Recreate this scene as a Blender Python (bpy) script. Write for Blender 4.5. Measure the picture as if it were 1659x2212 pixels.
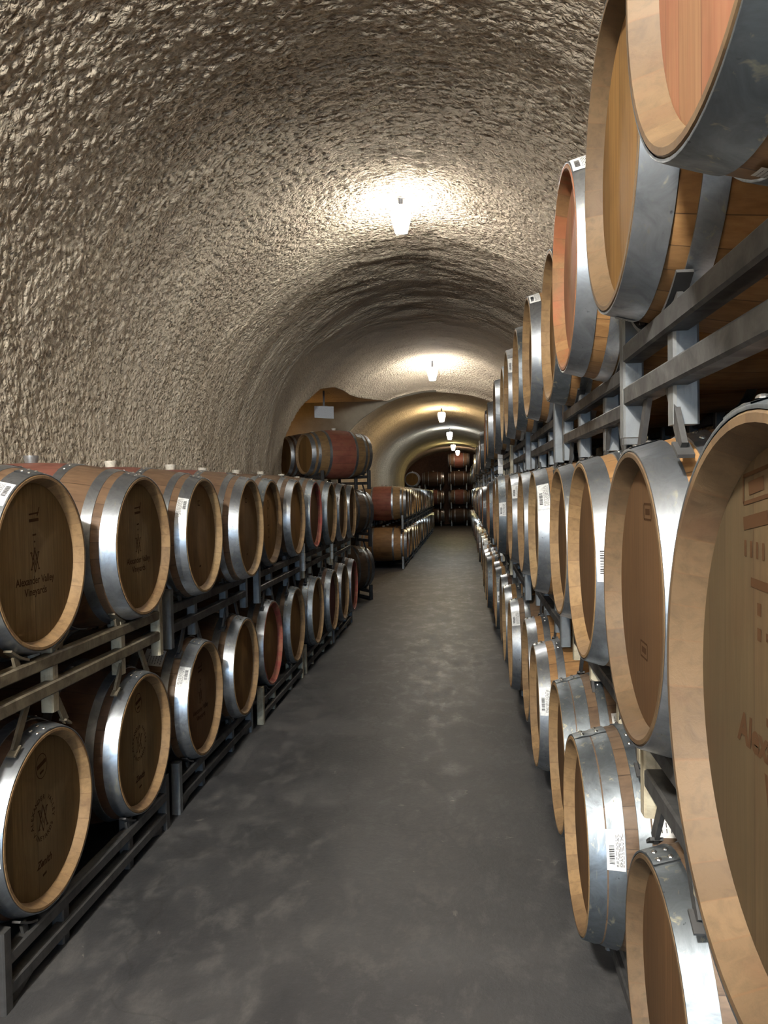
import bpy, bmesh, math, random
import numpy as np
from mathutils import Matrix, Vector
random.seed(7); rng = np.random.default_rng(11)
for o in list(bpy.data.objects): bpy.data.objects.remove(o)
SC = bpy.context.scene; COL = SC.collection
PI = math.pi
H0 = 1.53                                    # camera height above the near floor

# ---------------------------------------------------------------- camera, world, big lights, exposure
cam_d = bpy.data.cameras.new('camera'); cam = bpy.data.objects.new('camera', cam_d); COL.objects.link(cam)
cam_d.sensor_fit = 'HORIZONTAL'; cam_d.sensor_width = 36.0; cam_d.lens = 36.0*1739.0/1659.0
cam_d.clip_start = 0.02; cam_d.clip_end = 200
yaw, pit, rol = math.radians(5.725), math.radians(1.712), math.radians(-1.023)
cam.matrix_world = (Matrix.Translation((0, 0, H0)) @ Matrix.Rotation(yaw, 4, 'Z') @ Matrix.Rotation(PI/2-pit, 4, 'X')
                    @ Matrix.Rotation(rol, 4, 'Z'))
SC.camera = cam
world = bpy.data.worlds.new('world'); SC.world = world; world.use_nodes = True
bg = world.node_tree.nodes['Background']
bg.inputs[0].default_value = (0.50, 0.73, 1.0, 1); bg.inputs[1].default_value = 8.0   # overcast daylight outside the cave mouth
MOUTH_Y = -7.0
pl = bpy.data.lights.new('daylight_portal', 'AREA'); pl.shape = 'RECTANGLE'; pl.size = 4.2; pl.size_y = 4.2
pl.cycles.is_portal = True
po = bpy.data.objects.new('daylight_portal', pl); COL.objects.link(po)
po.location = (-0.5, MOUTH_Y-.1, 1.95); po.rotation_euler = (PI/2, 0, 0)      # portal in the cave mouth, facing in
LAMP_E = 165.0
SC.view_settings.view_transform = 'Standard'; SC.view_settings.look = 'None'
SC.view_settings.gamma = 1; SC.view_settings.use_curve_mapping = False
SC.view_settings.exposure = 0.38
SC.cycles.max_bounces = 6; SC.cycles.diffuse_bounces = 4; SC.cycles.glossy_bounces = 3
SC.cycles.sample_clamp_indirect = 4.0
SC.cycles.use_denoising = True; SC.cycles.use_adaptive_sampling = True; SC.cycles.adaptive_threshold = 0.03
SC.cycles.caustics_reflective = False; SC.cycles.caustics_refractive = False

# ---------------------------------------------------------------- helpers
def drop(y):                                  # the floor falls away gently into the hill
    return float(np.interp(y, [7, 11, 17, 37, 45], [0, .08, .10, .25, .25]))
def mesh(name, V, F, mats=(), midx=None, smooth=True, sharp=None):
    me = bpy.data.meshes.new(name); me.from_pydata([tuple(v) for v in V], [], [tuple(f) for f in F])
    for m in mats: me.materials.append(m)
    if midx is not None: me.polygons.foreach_set('material_index', np.array(midx, dtype=np.int32))
    me.polygons.foreach_set('use_smooth', np.full(len(me.polygons), bool(smooth)))
    me.update()
    if smooth and sharp:
        me.set_sharp_from_angle(angle=math.radians(sharp))
    return me
def put(name, me, parent=None, loc=None, rz=None):
    o = bpy.data.objects.new(name, me); COL.objects.link(o)
    if parent: o.parent = parent
    if loc: o.location = loc
    if rz is not None: o.rotation_euler = (0, 0, rz)
    return o
def thing(name, label, cat, loc, rz=0, group=None, data=None):
    o = bpy.data.objects.new(name, data); COL.objects.link(o)
    o.location = loc; o.rotation_euler = (0, 0, rz); o['label'] = label; o['category'] = cat
    if group: o['group'] = group
    return o
class MB:
    def __init__(s): s.V = []; s.F = []; s.M = []
    def add(s, V, F, m=0):
        b = len(s.V); s.V += [tuple(v) for v in V]; s.F += [tuple(i+b for i in f) for f in F]; s.M += [m]*len(F)
    def box(s, a, b, m=0):
        x0, y0, z0 = a; x1, y1, z1 = b
        s.add([(x0,y0,z0),(x1,y0,z0),(x1,y1,z0),(x0,y1,z0),(x0,y0,z1),(x1,y0,z1),(x1,y1,z1),(x0,y1,z1)],
              [(0,3,2,1),(4,5,6,7),(0,1,5,4),(1,2,6,5),(2,3,7,6),(3,0,4,7)], m)
    def bar(s, p, q, w, h, up=(0,0,1), m=0):          # square bar between two points
        p = Vector(p); q = Vector(q); d = (q-p).normalized(); u = Vector(up); sd = d.cross(u).normalized()*w/2; u = sd.normalized().cross(d)*h/2
        V = [p-sd-u, p+sd-u, p+sd+u, p-sd+u, q-sd-u, q+sd-u, q+sd+u, q-sd+u]
        s.add(V, [(0,1,2,3),(7,6,5,4),(0,4,5,1),(1,5,6,2),(2,6,7,3),(3,7,4,0)], m)
    def tube(s, p, q, w, r=.005, up=(1,0,0), m=0, h=None):   # square tube with rounded corners
        p = Vector(p); q = Vector(q); d = (q-p).normalized(); u = Vector(up); sd = d.cross(u).normalized(); u = sd.cross(d)
        h = h or w; pts = []
        for cx, cy, a0 in ((w/2-r, h/2-r, 0), (-w/2+r, h/2-r, 90), (-w/2+r, -h/2+r, 180), (w/2-r, -h/2+r, 270)):
            for k in (0, 90):
                a = math.radians(a0+k); pts.append((cx+r*math.cos(a), cy+r*math.sin(a)))
        n = len(pts); V = [p+sd*a+u*b for a, b in pts]+[q+sd*a+u*b for a, b in pts]
        s.add(V, [tuple(range(n))[::-1], tuple(range(n, 2*n))]+[(i, (i+1) % n, n+(i+1) % n, n+i) for i in range(n)], m)
    def rev(s, prof, n=48, m=0, a0=0, a1=2*PI, mm=None):          # revolve (x, r) about the X axis
        full = abs(a1-a0-2*PI) < 1e-6; k = n if full else n+1; V = []
        for i in range(k):
            a = a0+(a1-a0)*i/n
            for x, r in prof: V.append((x, r*math.sin(a), r*math.cos(a)))
        P = len(prof); F = []; b = len(s.V)
        s.V += V
        for i in range(n):
            j = (i+1) % k
            for t in range(P-1):
                s.F.append((b+i*P+t, b+i*P+t+1, b+j*P+t+1, b+j*P+t)); s.M.append(mm[t] if mm else m)
    def dome(s, c, nrm, r, h, m=0, seg=8):
        c = Vector(c); nrm = Vector(nrm).normalized(); t = nrm.orthogonal().normalized(); b = nrm.cross(t); V = []
        for rr, hh in ((1, 0), (.8, .6), (.45, .9)):
            for i in range(seg):
                a = 2*PI*i/seg; V.append(c+(t*math.cos(a)+b*math.sin(a))*r*rr+nrm*h*hh)
        V.append(c+nrm*h); F = []
        for k in range(2):
            for i in range(seg):
                j = (i+1) % seg; F.append((k*seg+i, k*seg+j, (k+1)*seg+j, (k+1)*seg+i))
        for i in range(seg): F.append((2*seg+i, 2*seg+(i+1) % seg, 3*seg))
        s.add(V, F, m)
    def me(s, name, mats, smooth=True, sharp=40):
        return mesh(name, s.V, s.F, mats, s.M, smooth, sharp)

# ---------------------------------------------------------------- materials
def lin(c): return tuple(((v/255)/12.92 if v/255 <= .04045 else ((v/255+.055)/1.055)**2.4) for v in c)+(1,)
class NT:
    def __init__(s, name, rough=.6, metal=0.0, spec=.5):
        s.m = bpy.data.materials.new(name); s.m.use_nodes = True; s.t = s.m.node_tree
        s.b = s.t.nodes['Principled BSDF']; s.b.inputs['Roughness'].default_value = rough
        s.b.inputs['Metallic'].default_value = metal; s.b.inputs['Specular IOR Level'].default_value = spec
    def n(s, ty, **k):
        nd = s.t.nodes.new(ty)
        ins = k.pop('i', {})
        for a, v in k.items(): setattr(nd, a, v)
        for a, v in ins.items(): s.set(nd.inputs[a], v)
        return nd
    def set(s, sock, v):
        if isinstance(v, bpy.types.NodeSocket): s.t.links.new(v, sock)
        else: sock.default_value = v
    def math(s, op, a, b=0.0, c=0.0):
        nd = s.n('ShaderNodeMath', operation=op, i={0: a, 1: b, 2: c}); return nd.outputs[0]
    def mix(s, f, a, b, blend='MIX'):
        nd = s.n('ShaderNodeMix', data_type='RGBA', blend_type=blend)
        s.set(nd.inputs[0], f); s.set(nd.inputs[6], a); s.set(nd.inputs[7], b); return nd.outputs[2]
    def noise(s, vec, sc, det=4, rough=.55, dist=0.0):
        return s.n('ShaderNodeTexNoise', i={'Vector': vec, 'Scale': sc, 'Detail': det, 'Roughness': rough, 'Distortion': dist}).outputs['Fac']
    def ramp(s, f, stops):
        nd = s.n('ShaderNodeValToRGB', i={0: f}); e = nd.color_ramp.elements
        while len(e) < len(stops): e.new(.5)
        for k, (p, c) in enumerate(stops):
            e[k].position = p; e[k].color = c if len(c) == 4 else (*c, 1)
        return nd.outputs[0]
    def rng(s, v, a, b, c=0.0, d=1.0):
        return s.n('ShaderNodeMapRange', i={0: v, 1: a, 2: b, 3: c, 4: d}).outputs[0]
    def mapv(s, vec, sc=(1,1,1), loc=(0,0,0)):
        return s.n('ShaderNodeMapping', i={'Vector': vec, 'Scale': sc, 'Location': loc}).outputs[0]
    def obj(s): return s.n('ShaderNodeTexCoord').outputs['Object']
    def rand(s): return s.n('ShaderNodeObjectInfo').outputs['Random']
    def bump(s, h, dist, st=1.0, nrm=None):
        nd = s.n('ShaderNodeBump', i={'Height': h, 'Distance': dist, 'Strength': st})
        if nrm: s.set(nd.inputs['Normal'], nrm)
        return nd.outputs[0]
    def out(s, col=None, rough=None, nrm=None, metal=None):
        if col is not None: s.set(s.b.inputs['Base Color'], col)
        if rough is not None: s.set(s.b.inputs['Roughness'], rough)
        if nrm is not None: s.set(s.b.inputs['Normal'], nrm)
        if metal is not None: s.set(s.b.inputs['Metallic'], metal)
        return s.m

def staves_mat(name, base, dark, band=None, stain=.35):
    """outside of a barrel: staves around the x axis, grime, and for some a wine-stained belly band"""
    base, dark = [v*0.90 for v in base], [v*0.90 for v in dark]
    k = NT(name, .55, spec=.3); ob = k.obj(); sep = k.n('ShaderNodeSeparateXYZ', i={0: ob}); rnd = k.rand()
    ang = k.math('ARCTAN2', sep.outputs[1], sep.outputs[2])
    t = k.math('MULTIPLY_ADD', ang, 29/(2*PI), 20.0)
    wob = k.math('MULTIPLY', k.math('SINE', k.math('MULTIPLY', ang, 5.0)), .35); t = k.math('ADD', t, wob)
    idx = k.math('FLOOR', t); fr = k.math('FRACT', t)
    wn = k.n('ShaderNodeTexWhiteNoise', noise_dimensions='2D', i={'Vector': k.n('ShaderNodeCombineXYZ', i={0: idx, 1: k.math('MULTIPLY', rnd, 97.0)}).outputs[0]}).outputs['Value']
    off = k.n('ShaderNodeCombineXYZ', i={0: k.math('MULTIPLY', rnd, 31.0), 1: idx, 2: idx}).outputs[0]
    vec = k.n('ShaderNodeVectorMath', operation='ADD', i={0: ob, 1: off}).outputs[0]
    grain = k.noise(k.mapv(vec, (3, 40, 40)), 1.5, 6, .6, .3)
    blot = k.noise(vec, 5.0, 5, .6, .5)
    c = k.mix(k.rng(grain, .3, .7), lin(dark), lin(base))
    c = k.mix(k.math('MULTIPLY', wn, .45), c, k.mix(.5, lin(base), lin([v*.62 for v in base])))
    if band:
        nx = k.math('ADD', k.math('ABSOLUTE', k.math('SUBTRACT', sep.outputs[0], .485)), k.math('MULTIPLY', k.math('SUBTRACT', wn, .5), .012))
        f = k.rng(nx, .205, .215, 1, 0)
        c = k.mix(k.math('MULTIPLY', f, k.rng(blot, .3, .6, .6, .95)), c, lin(band))
    st = k.rng(blot, .48, .70, 0, 1)
    c = k.mix(k.math('MULTIPLY', st, stain), c, lin((52, 36, 26)))
    gap = k.math('LESS_THAN', k.math('ABSOLUTE', k.math('SUBTRACT', fr, .5)), .485)
    c = k.mix(k.math('MULTIPLY', k.math('SUBTRACT', 1.0, gap), .7), c, lin((38, 26, 18)))
    nrm = k.bump(k.math('ADD', k.math('MULTIPLY', gap, .5), k.math('MULTIPLY', grain, .25)), .003, .7)
    return k.out(c, k.rng(blot, .3, .7, .45, .7), nrm)
def head_mat(name, base, dark, stain=None, stain_a=.5):
    """the flat head: vertical planks of unequal tone with oak grain"""
    base, dark = [v*0.93 for v in base], [v*0.93 for v in dark]
    k = NT(name, .68, spec=.18); ob = k.obj(); sep = k.n('ShaderNodeSeparateXYZ', i={0: ob}); rnd = k.rand()
    t = k.math('MULTIPLY_ADD', sep.outputs[1], 12.0, k.math('MULTIPLY_ADD', rnd, 9.0, 30.0))
    t = k.math('ADD', t, k.math('MULTIPLY', k.math('SINE', k.math('MULTIPLY', t, 1.7)), .3))
    idx = k.math('FLOOR', t); fr = k.math('FRACT', t)
    wn = k.n('ShaderNodeTexWhiteNoise', noise_dimensions='2D', i={'Vector': k.n('ShaderNodeCombineXYZ', i={0: idx, 1: rnd}).outputs[0]}).outputs['Value']
    off = k.n('ShaderNodeCombineXYZ', i={0: k.math('MULTIPLY', rnd, 17.0), 1: k.math('MULTIPLY', idx, 3.1), 2: idx}).outputs[0]
    vec = k.n('ShaderNodeVectorMath', operation='ADD', i={0: ob, 1: off}).outputs[0]
    g = k.noise(k.mapv(vec, (1, 38, 2.2)), 2.0, 6, .6, 1.2)
    w = k.n('ShaderNodeTexWave', wave_type='BANDS', bands_direction='Y', i={'Vector': k.mapv(vec, (1, 5, .8)), 'Scale': 3.0, 'Distortion': 7.0, 'Detail': 3.0, 'Detail Scale': 1.0}).outputs['Fac']
    c = k.mix(k.rng(g, .3, .7), lin(dark), lin(base))
    c = k.mix(k.math('MULTIPLY', w, .18), c, lin([v*.75 for v in dark]))
    c = k.mix(k.math('MULTIPLY', wn, .6), c, lin([v*.66 for v in base]))
    big = k.noise(vec, 4.0, 4, .6, .4)
    c = k.mix(k.rng(big, .52, .72, 0, .45), c, lin((66, 44, 28)))
    if stain:
        c = k.mix(k.math('MULTIPLY', k.rng(k.noise(k.mapv(vec, (1, 3, 1)), 3.0, 4), .38, .6), stain_a), c, lin(stain))
    seam = k.math('GREATER_THAN', k.math('ABSOLUTE', k.math('SUBTRACT', fr, .5)), .488)
    c = k.mix(k.math('MULTIPLY', seam, .55), c, lin((50, 34, 22)))
    return k.out(c, None, k.bump(k.math('SUBTRACT', k.math('MULTIPLY', g, .3), k.math('MULTIPLY', seam, .5)), .002, .6))
def chime_mat(name, base, alt, stain=None):
    """the cut stave ends around the head, each stave a little different"""
    base, alt = [v*0.88 for v in base], [v*0.88 for v in alt]
    k = NT(name, .6, spec=.25); ob = k.obj(); sep = k.n('ShaderNodeSeparateXYZ', i={0: ob}); rnd = k.rand()
    ang = k.math('ARCTAN2', sep.outputs[1], sep.outputs[2])
    t = k.math('MULTIPLY_ADD', ang, 29/(2*PI), 20.0)
    t = k.math('ADD', t, k.math('MULTIPLY', k.math('SINE', k.math('MULTIPLY', ang, 5.0)), .35))
    idx = k.math('FLOOR', t); fr = k.math('FRACT', t)
    wn = k.n('ShaderNodeTexWhiteNoise', noise_dimensions='2D', i={'Vector': k.n('ShaderNodeCombineXYZ', i={0: idx, 1: k.math('MULTIPLY', rnd, 57.0)}).outputs[0]}).outputs['Value']
    vec = k.n('ShaderNodeVectorMath', operation='ADD', i={0: ob, 1: k.n('ShaderNodeCombineXYZ', i={0: rnd, 1: idx, 2: rnd}).outputs[0]}).outputs[0]
    g = k.noise(vec, 40.0, 5, .65, .4); b = k.noise(vec, 9.0, 4, .6)
    c = k.mix(k.math('MULTIPLY', wn, .8), lin(base), lin(alt))
    c = k.mix(k.rng(g, .45, .75, 0, .5), c, lin([v*.62 for v in alt]))
    c = k.mix(k.rng(b, .55, .75, 0, .6), c, lin((78, 56, 40)))
    if stain: c = k.mix(k.rng(b, .40, .58, .05, .75), c, lin(stain))
    gap = k.math('GREATER_THAN', k.math('ABSOLUTE', k.math('SUBTRACT', fr, .5)), .48)
    c = k.mix(k.math('MULTIPLY', gap, .42), c, lin((90, 66, 44)))
    return k.out(c, None, k.bump(g, .002, .5))
def steel_mat(name, base, rough, streak=.5, metal=.92):
    """galvanised hoop steel with water streaks and dull patches"""
    k = NT(name, rough, metal); ob = k.obj(); rnd = k.rand(); sep = k.n('ShaderNodeSeparateXYZ', i={0: ob})
    vec = k.n('ShaderNodeVectorMath', operation='ADD', i={0: ob, 1: k.n('ShaderNodeCombineXYZ', i={0: k.math('MULTIPLY', rnd, 23.0), 1: 0.0, 2: rnd}).outputs[0]}).outputs[0]
    n1 = k.noise(vec, 14.0, 6, .65, .8); n2 = k.noise(k.mapv(vec, (30, 30, 2)), 1.5, 4, .6, .5); n3 = k.noise(vec, 60.0, 3)
    c = k.mix(k.rng(n1, .35, .7), lin(base), lin([v*.74 for v in base]))
    c = k.mix(k.math('MULTIPLY', k.rng(n2, .6, .72), streak), c, lin((196, 190, 160)))
    c = k.mix(k.rng(n3, .70, .76, 0, .7), c, lin((40, 40, 42)))
    return k.out(c, k.math('ADD', k.rng(n1, .3, .75, rough-.08, rough+.16), k.math('MULTIPLY', k.rng(n2, .6, .72), .15)), k.bump(n1, .0012, .5))
def paint_mat(name, base, worn, rough=.5, amt=.5, metal=0.0):
    k = NT(name, rough, metal, spec=.35); ob = k.obj(); rnd = k.rand()
    vec = k.n('ShaderNodeVectorMath', operation='ADD', i={0: ob, 1: k.n('ShaderNodeCombineXYZ', i={0: rnd, 1: k.math('MULTIPLY', rnd, 13.0), 2: 0.0}).outputs[0]}).outputs[0]
    n1 = k.noise(vec, 12.0, 6, .65, .6); n2 = k.noise(k.mapv(vec, (1, 1, .12)), 60.0, 4)
    c = k.mix(k.rng(n1, .4, .68, 0, amt), lin(base), lin(worn))
    c = k.mix(k.rng(n2, .58, .7, 0, .35), c, lin([v*.6 for v in worn]))
    return k.out(c, k.rng(n1, .3, .7, rough-.1, rough+.15), k.bump(n1, .001, .4))
def plain(name, col, rough=.6, metal=0.0):
    k = NT(name, rough, metal); n = k.noise(k.obj(), 90.0, 3)
    return k.out(k.mix(k.rng(n, .3, .7), lin(col), lin([v*.86 for v in col])))

ST = {
 'oak':   staves_mat('oak_staves', (172, 132, 86), (132, 94, 56)),
 'aged':  staves_mat('aged_oak_staves', (120, 98, 76), (84, 66, 50), None, .55),
 'dark':  staves_mat('dark_oak_staves', (84, 62, 46), (56, 40, 30), None, .4),
 'wine':  staves_mat('oak_staves_wine_belly', (158, 126, 84), (118, 90, 58), (132, 74, 62)),
 'rosy':  staves_mat('aged_staves_wine_belly', (128, 102, 78), (94, 72, 54), (116, 70, 60), .5),
}
HD = {
 'olive': head_mat('olive_oak_head', (126, 106, 74), (100, 82, 54)),
 'oak':   head_mat('oak_head', (138, 110, 74), (112, 86, 56)),
 'gold':  head_mat('golden_oak_head', (144, 110, 64), (116, 84, 46)),
 'brown': head_mat('brown_oak_head', (112, 84, 56), (86, 62, 40)),
 'rose':  head_mat('wine_tinted_head', (168, 130, 98), (146, 106, 78), (150, 90, 74), .4),
 'umber': head_mat('shaded_oak_head', (84, 71, 50), (68, 56, 38)),  # oak toned down to carry the shade on the near right head
 'plum':  head_mat('plum_stained_head', (98, 62, 56), (72, 42, 42), (84, 34, 44), .75),
}
CH = {
 'tan':   chime_mat('tan_chime', (156, 126, 88), (128, 102, 72)),
 'amber': chime_mat('amber_chime', (148, 114, 76), (124, 92, 62), (134, 80, 54)),
 'grey':  chime_mat('weathered_chime', (108, 88, 64), (84, 68, 50)),
 'red':   chime_mat('wine_red_chime', (168, 112, 84), (140, 88, 68), (128, 50, 52)),
 'pale':  chime_mat('pale_chime', (172, 144, 104), (146, 118, 82)),
}
STEEL = steel_mat('galvanised_hoop', (176, 182, 188), .34)
STEEL2 = steel_mat('dull_galvanised_hoop', (128, 136, 142), .46, .8)
RIVET = NT('rivet_steel', .22, .95).out(lin((205, 205, 202)))
RACK_D = paint_mat('dark_rack_steel', (64, 64, 64), (38, 38, 38), .5, .6)
RACK_G = paint_mat('grey_rack_steel', (112, 116, 118), (72, 74, 76), .42, .6, .35)
RACK_B = paint_mat('grimy_rack_rail', (104, 96, 80), (58, 52, 42), .6, .85)
RACK_C = paint_mat('cream_rack_paint', (176, 168, 146), (104, 92, 72), .55, .8)
PAPER = plain('label_paper', (226, 226, 222), .5); INK = plain('label_ink', (44, 44, 46), .6)
BRAND = NT('branded_wood', .95, spec=.05).out(lin((58, 41, 27))); BUNG = plain('silicone_bung', (206, 200, 184), .4)
BUNG2 = plain('steel_bung', (150, 150, 148), .35, .6)

def wall_mat(name, tint=1.0):
    """sprayed concrete: crinkled lumps, drawn out along the ring of the vault"""
    k = NT(name, .95, spec=.06); uv = k.n('ShaderNodeUVMap', uv_map='UVMap').outputs[0]
    v = k.mapv(uv, (1.25, .8, 1)); warp = k.n('ShaderNodeTexNoise', i={'Vector': v, 'Scale': 28.0, 'Detail': 2.0}).outputs['Color']
    v2 = k.n('ShaderNodeVectorMath', operation='MULTIPLY_ADD', i={0: warp, 1: (.018, .018, 0), 2: v}).outputs[0]
    def cob(sc, j): return k.n('ShaderNodeTexVoronoi', feature='F1', i={'Vector': j, 'Scale': sc, 'Randomness': 1.0}).outputs['Distance']
    c1 = cob(34.0, v2); c2 = cob(75.0, v2); fine = k.noise(v2, 110.0, 4, .6); med = k.noise(v2, 20.0, 3, .5)
    rough_zone = k.rng(k.noise(k.mapv(uv, (.5, .5, 1)), 1.0, 2), .35, .62, .9, 1.2)
    h = k.math('SUBTRACT', k.math('ADD', k.math('MULTIPLY', med, .8), k.math('MULTIPLY', fine, .35)), k.math('ADD', k.math('MULTIPLY', c1, .75), k.math('MULTIPLY', c2, .38)))
    h = k.math('MULTIPLY', h, rough_zone)
    big = k.noise(k.mapv(uv, (1.2, .5, 1)), 1.3, 5, .6); mid = k.noise(v, 9.0, 4)
    c = k.mix(k.rng(big, .35, .65), lin((216*tint, 202*tint, 180*tint)), lin((198*tint, 184*tint, 164*tint)))
    c = k.mix(k.rng(mid, .55, .75, 0, .4), c, lin((152*tint, 140*tint, 124*tint)))
    return k.out(c, None, k.bump(h, .044, 1.0))
WALL = wall_mat('sprayed_concrete')
k = NT('smooth_plaster', .85, spec=.2)
n = k.noise(k.obj(), 2.5, 5, .6)
PLASTER = k.out(k.mix(k.rng(n, .35, .7), lin((112, 107, 96)), lin((90, 84, 74))), None, k.bump(k.noise(k.obj(), 18.0, 4), .01, .5))
def floor_mat():
    k = NT('worn_cellar_floor', .5, spec=.4); ob = k.obj()
    n1 = k.noise(ob, .9, 6, .6, .5); n2 = k.noise(k.mapv(ob, (1.6, .9, 1)), 5.0, 9, .74, .3); n3 = k.noise(ob, 45.0, 4, .7)
    sp = k.noise(ob, 8.0, 5, .7, 1.0)
    c = k.mix(k.rng(n1, .35, .68), lin((68, 68, 69)), lin((38, 39, 42)))
    c = k.mix(k.rng(n2, .5, .72, 0, .75), c, lin((96, 94, 92)))
    c = k.mix(k.rng(n3, .5, .8, 0, .4), c, lin((50, 48, 48)))
    c = k.mix(k.rng(sp, .66, .72, 0, .35), c, lin((150, 142, 134)))
    wv = k.n('ShaderNodeTexVoronoi', feature='DISTANCE_TO_EDGE', i={'Vector': k.n('ShaderNodeVectorMath', operation='MULTIPLY_ADD', i={0: k.n('ShaderNodeTexNoise', i={'Vector': ob, 'Scale': 1.6, 'Detail': 4.0}).outputs['Color'], 1: (.9, .9, 0), 2: ob}).outputs[0], 'Scale': .42}).outputs['Distance']
    crack = k.rng(wv, 0, .004, 1, 0)
    c = k.mix(k.math('MULTIPLY', crack, .3), c, lin((30, 28, 27)))
    return k.out(c, k.rng(n2, .35, .7, .42, .66), k.bump(k.math('ADD', n3, k.math('MULTIPLY', n2, .6)), .004, .35))
FLOOR = floor_mat()

# ---------------------------------------------------------------- the cave
def perlin(x, y, seed):
    r = np.random.default_rng(seed); P = r.permutation(512); A = r.random(512)*2*PI; gx, gy = np.cos(A), np.sin(A)
    xi = np.floor(x).astype(int); yi = np.floor(y).astype(int); xf = x-xi; yf = y-yi
    u = xf**3*(xf*(xf*6-15)+10); v = yf**3*(yf*(yf*6-15)+10)
    def g(i, j, dx, dy):
        h = P[(P[i & 511]+j) & 511]; return gx[h]*dx+gy[h]*dy
    a = g(xi, yi, xf, yf); b = g(xi+1, yi, xf-1, yf); c = g(xi, yi+1, xf, yf-1); d = g(xi+1, yi+1, xf-1, yf-1)
    return (a+u*(b-a))+v*((c+u*(d-c))-(a+u*(b-a)))
CX, CZ = -0.5, H0+.37                           # axis of the vault
BAY0, BAY1 = 10.8, 15.3                         # the side passage on the left
def vault(Y, T):
    """distance from the axis to the rock, at depth Y and angle T (0 = right, 90 = up, 180 = left)"""
    def sm(Y, xs, vs):
        a = sum(np.interp(Y+d, xs, vs) for d in (-.45, -.3, -.15, 0, .15, .3, .45))/7
        return np.where(Y < 14.5, a, np.interp(Y, xs, vs))
    rx = sm(Y, [-8, 3.6, 5.2, 6.2, 7.2, 8.4, 11, 15.25, 15.32, 24, 32.5, 33.5, 40], [2.05, 1.98, 2.05, 2.00, 1.90, 1.92, 1.95, 1.98, 1.93, 1.92, 1.9, 2.35, 2.35])
    top = sm(Y, [-8, 2, 4, 5.4, 6.2, 7.2, 8.5, 11, 13, 14.2, 15.25, 15.32, 18, 22, 26, 31, 36, 40],
                    [2.4, 2.38, 2.38, 2.45, 2.38, 2.31, 2.26, 2.22, 2.21, 2.20, 1.86, 1.80, 1.86, 1.72, 1.82, 1.68, 1.76, 1.66])-.37
    rz = top
    c, s = np.cos(T), np.sin(T)
    up = 1/np.sqrt((c/rx)**2+(np.maximum(s, 0)/rz)**2)
    dn = rx/np.maximum(np.abs(c), .2)
    r = np.where(s >= 0, up, dn)
    # side passage: its own vault running off to the left
    inb = (Y > BAY0) & (Y < BAY1) & (c < 0)
    h = np.interp(Y, [BAY0, BAY0+.01, 11.25, 11.6, 12.4, 13.2, 14.2, 15.0, BAY1-.01, BAY1], [-2, .30, .82, 1.10, 1.20, 1.24, 1.26, 1.28, 1.29, -2])
    rc = np.where(s > .02, h/np.maximum(s, .02), 99)
    rc = np.minimum(rc, 5.6/np.maximum(-c, .05))
    return np.where(inb, np.maximum(r, rc), r)
ys = np.concatenate([np.arange(MOUTH_Y, 2.6, .10), np.arange(2.6, 7.4, .015), np.arange(7.4, 10.7, .022), np.arange(10.7, 11.0, .02), np.arange(11.0, 15.2, .04),
                     np.arange(15.2, 15.42, .02), np.arange(15.42, 24, .06), np.arange(24, 39.01, .12)])
td = np.concatenate([np.arange(-46, 50, 2.0), np.arange(50, 100, .8), np.arange(100, 186, .42), np.arange(186, 227, 2.0)])
TT, YY = np.meshgrid(np.radians(td), ys)
RR = vault(YY, TT); SS = TT*1.95
amp = np.interp(YY, [-8, 3, 7, 12, 20, 39], [.6, 1, .9, .8, .6, .5])
calm = np.interp(YY, [6, 8], [.6, 1]); dis = calm*(.050*perlin(YY*.9, SS*.6, 1)+.028*perlin(YY*2.3+3, SS*1.1, 2)+.016*perlin(YY*5+perlin(YY*2, SS*2, 9), SS*2.3, 3))
lines = perlin(YY*7+1.5*perlin(YY*1.4, SS*1.4, 21), SS*1.3, 4); dis += .022*(.3-np.abs(lines))*np.interp(YY, [3, 7, 10], [.15, .4, 1.0])
near = np.interp(YY, [-8, 2.4, 2.7, 9, 10.7, 12], [0, 0, 1, 1, .5, 0])
wx = YY*24+.4*perlin(YY*9, SS*9, 30); wy = SS*16+.4*perlin(YY*9, SS*9+9, 31)
l1 = perlin(wx, wy, 5); l2 = perlin(wx*2.1, wy*2.1, 6)
dis += near*(.032*np.abs(l1)**.7*-1+.006*l2+.005*perlin(YY*9, SS*7, 41))*np.interp(YY, [6, 9], [1, .7])
RD = RR+dis*amp
VX = CX+RD*np.cos(TT); VZ = CZ+RD*np.sin(TT)
nY, nT = YY.shape
bottoms = np.array([H0-1.53-drop(y) for y in ys])-.12
VZ = np.maximum(VZ, bottoms[:, None])
pts = np.stack([VX, YY, VZ], -1).reshape(-1, 3); uvs = np.stack([YY, SS], -1).reshape(-1, 2)
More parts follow.
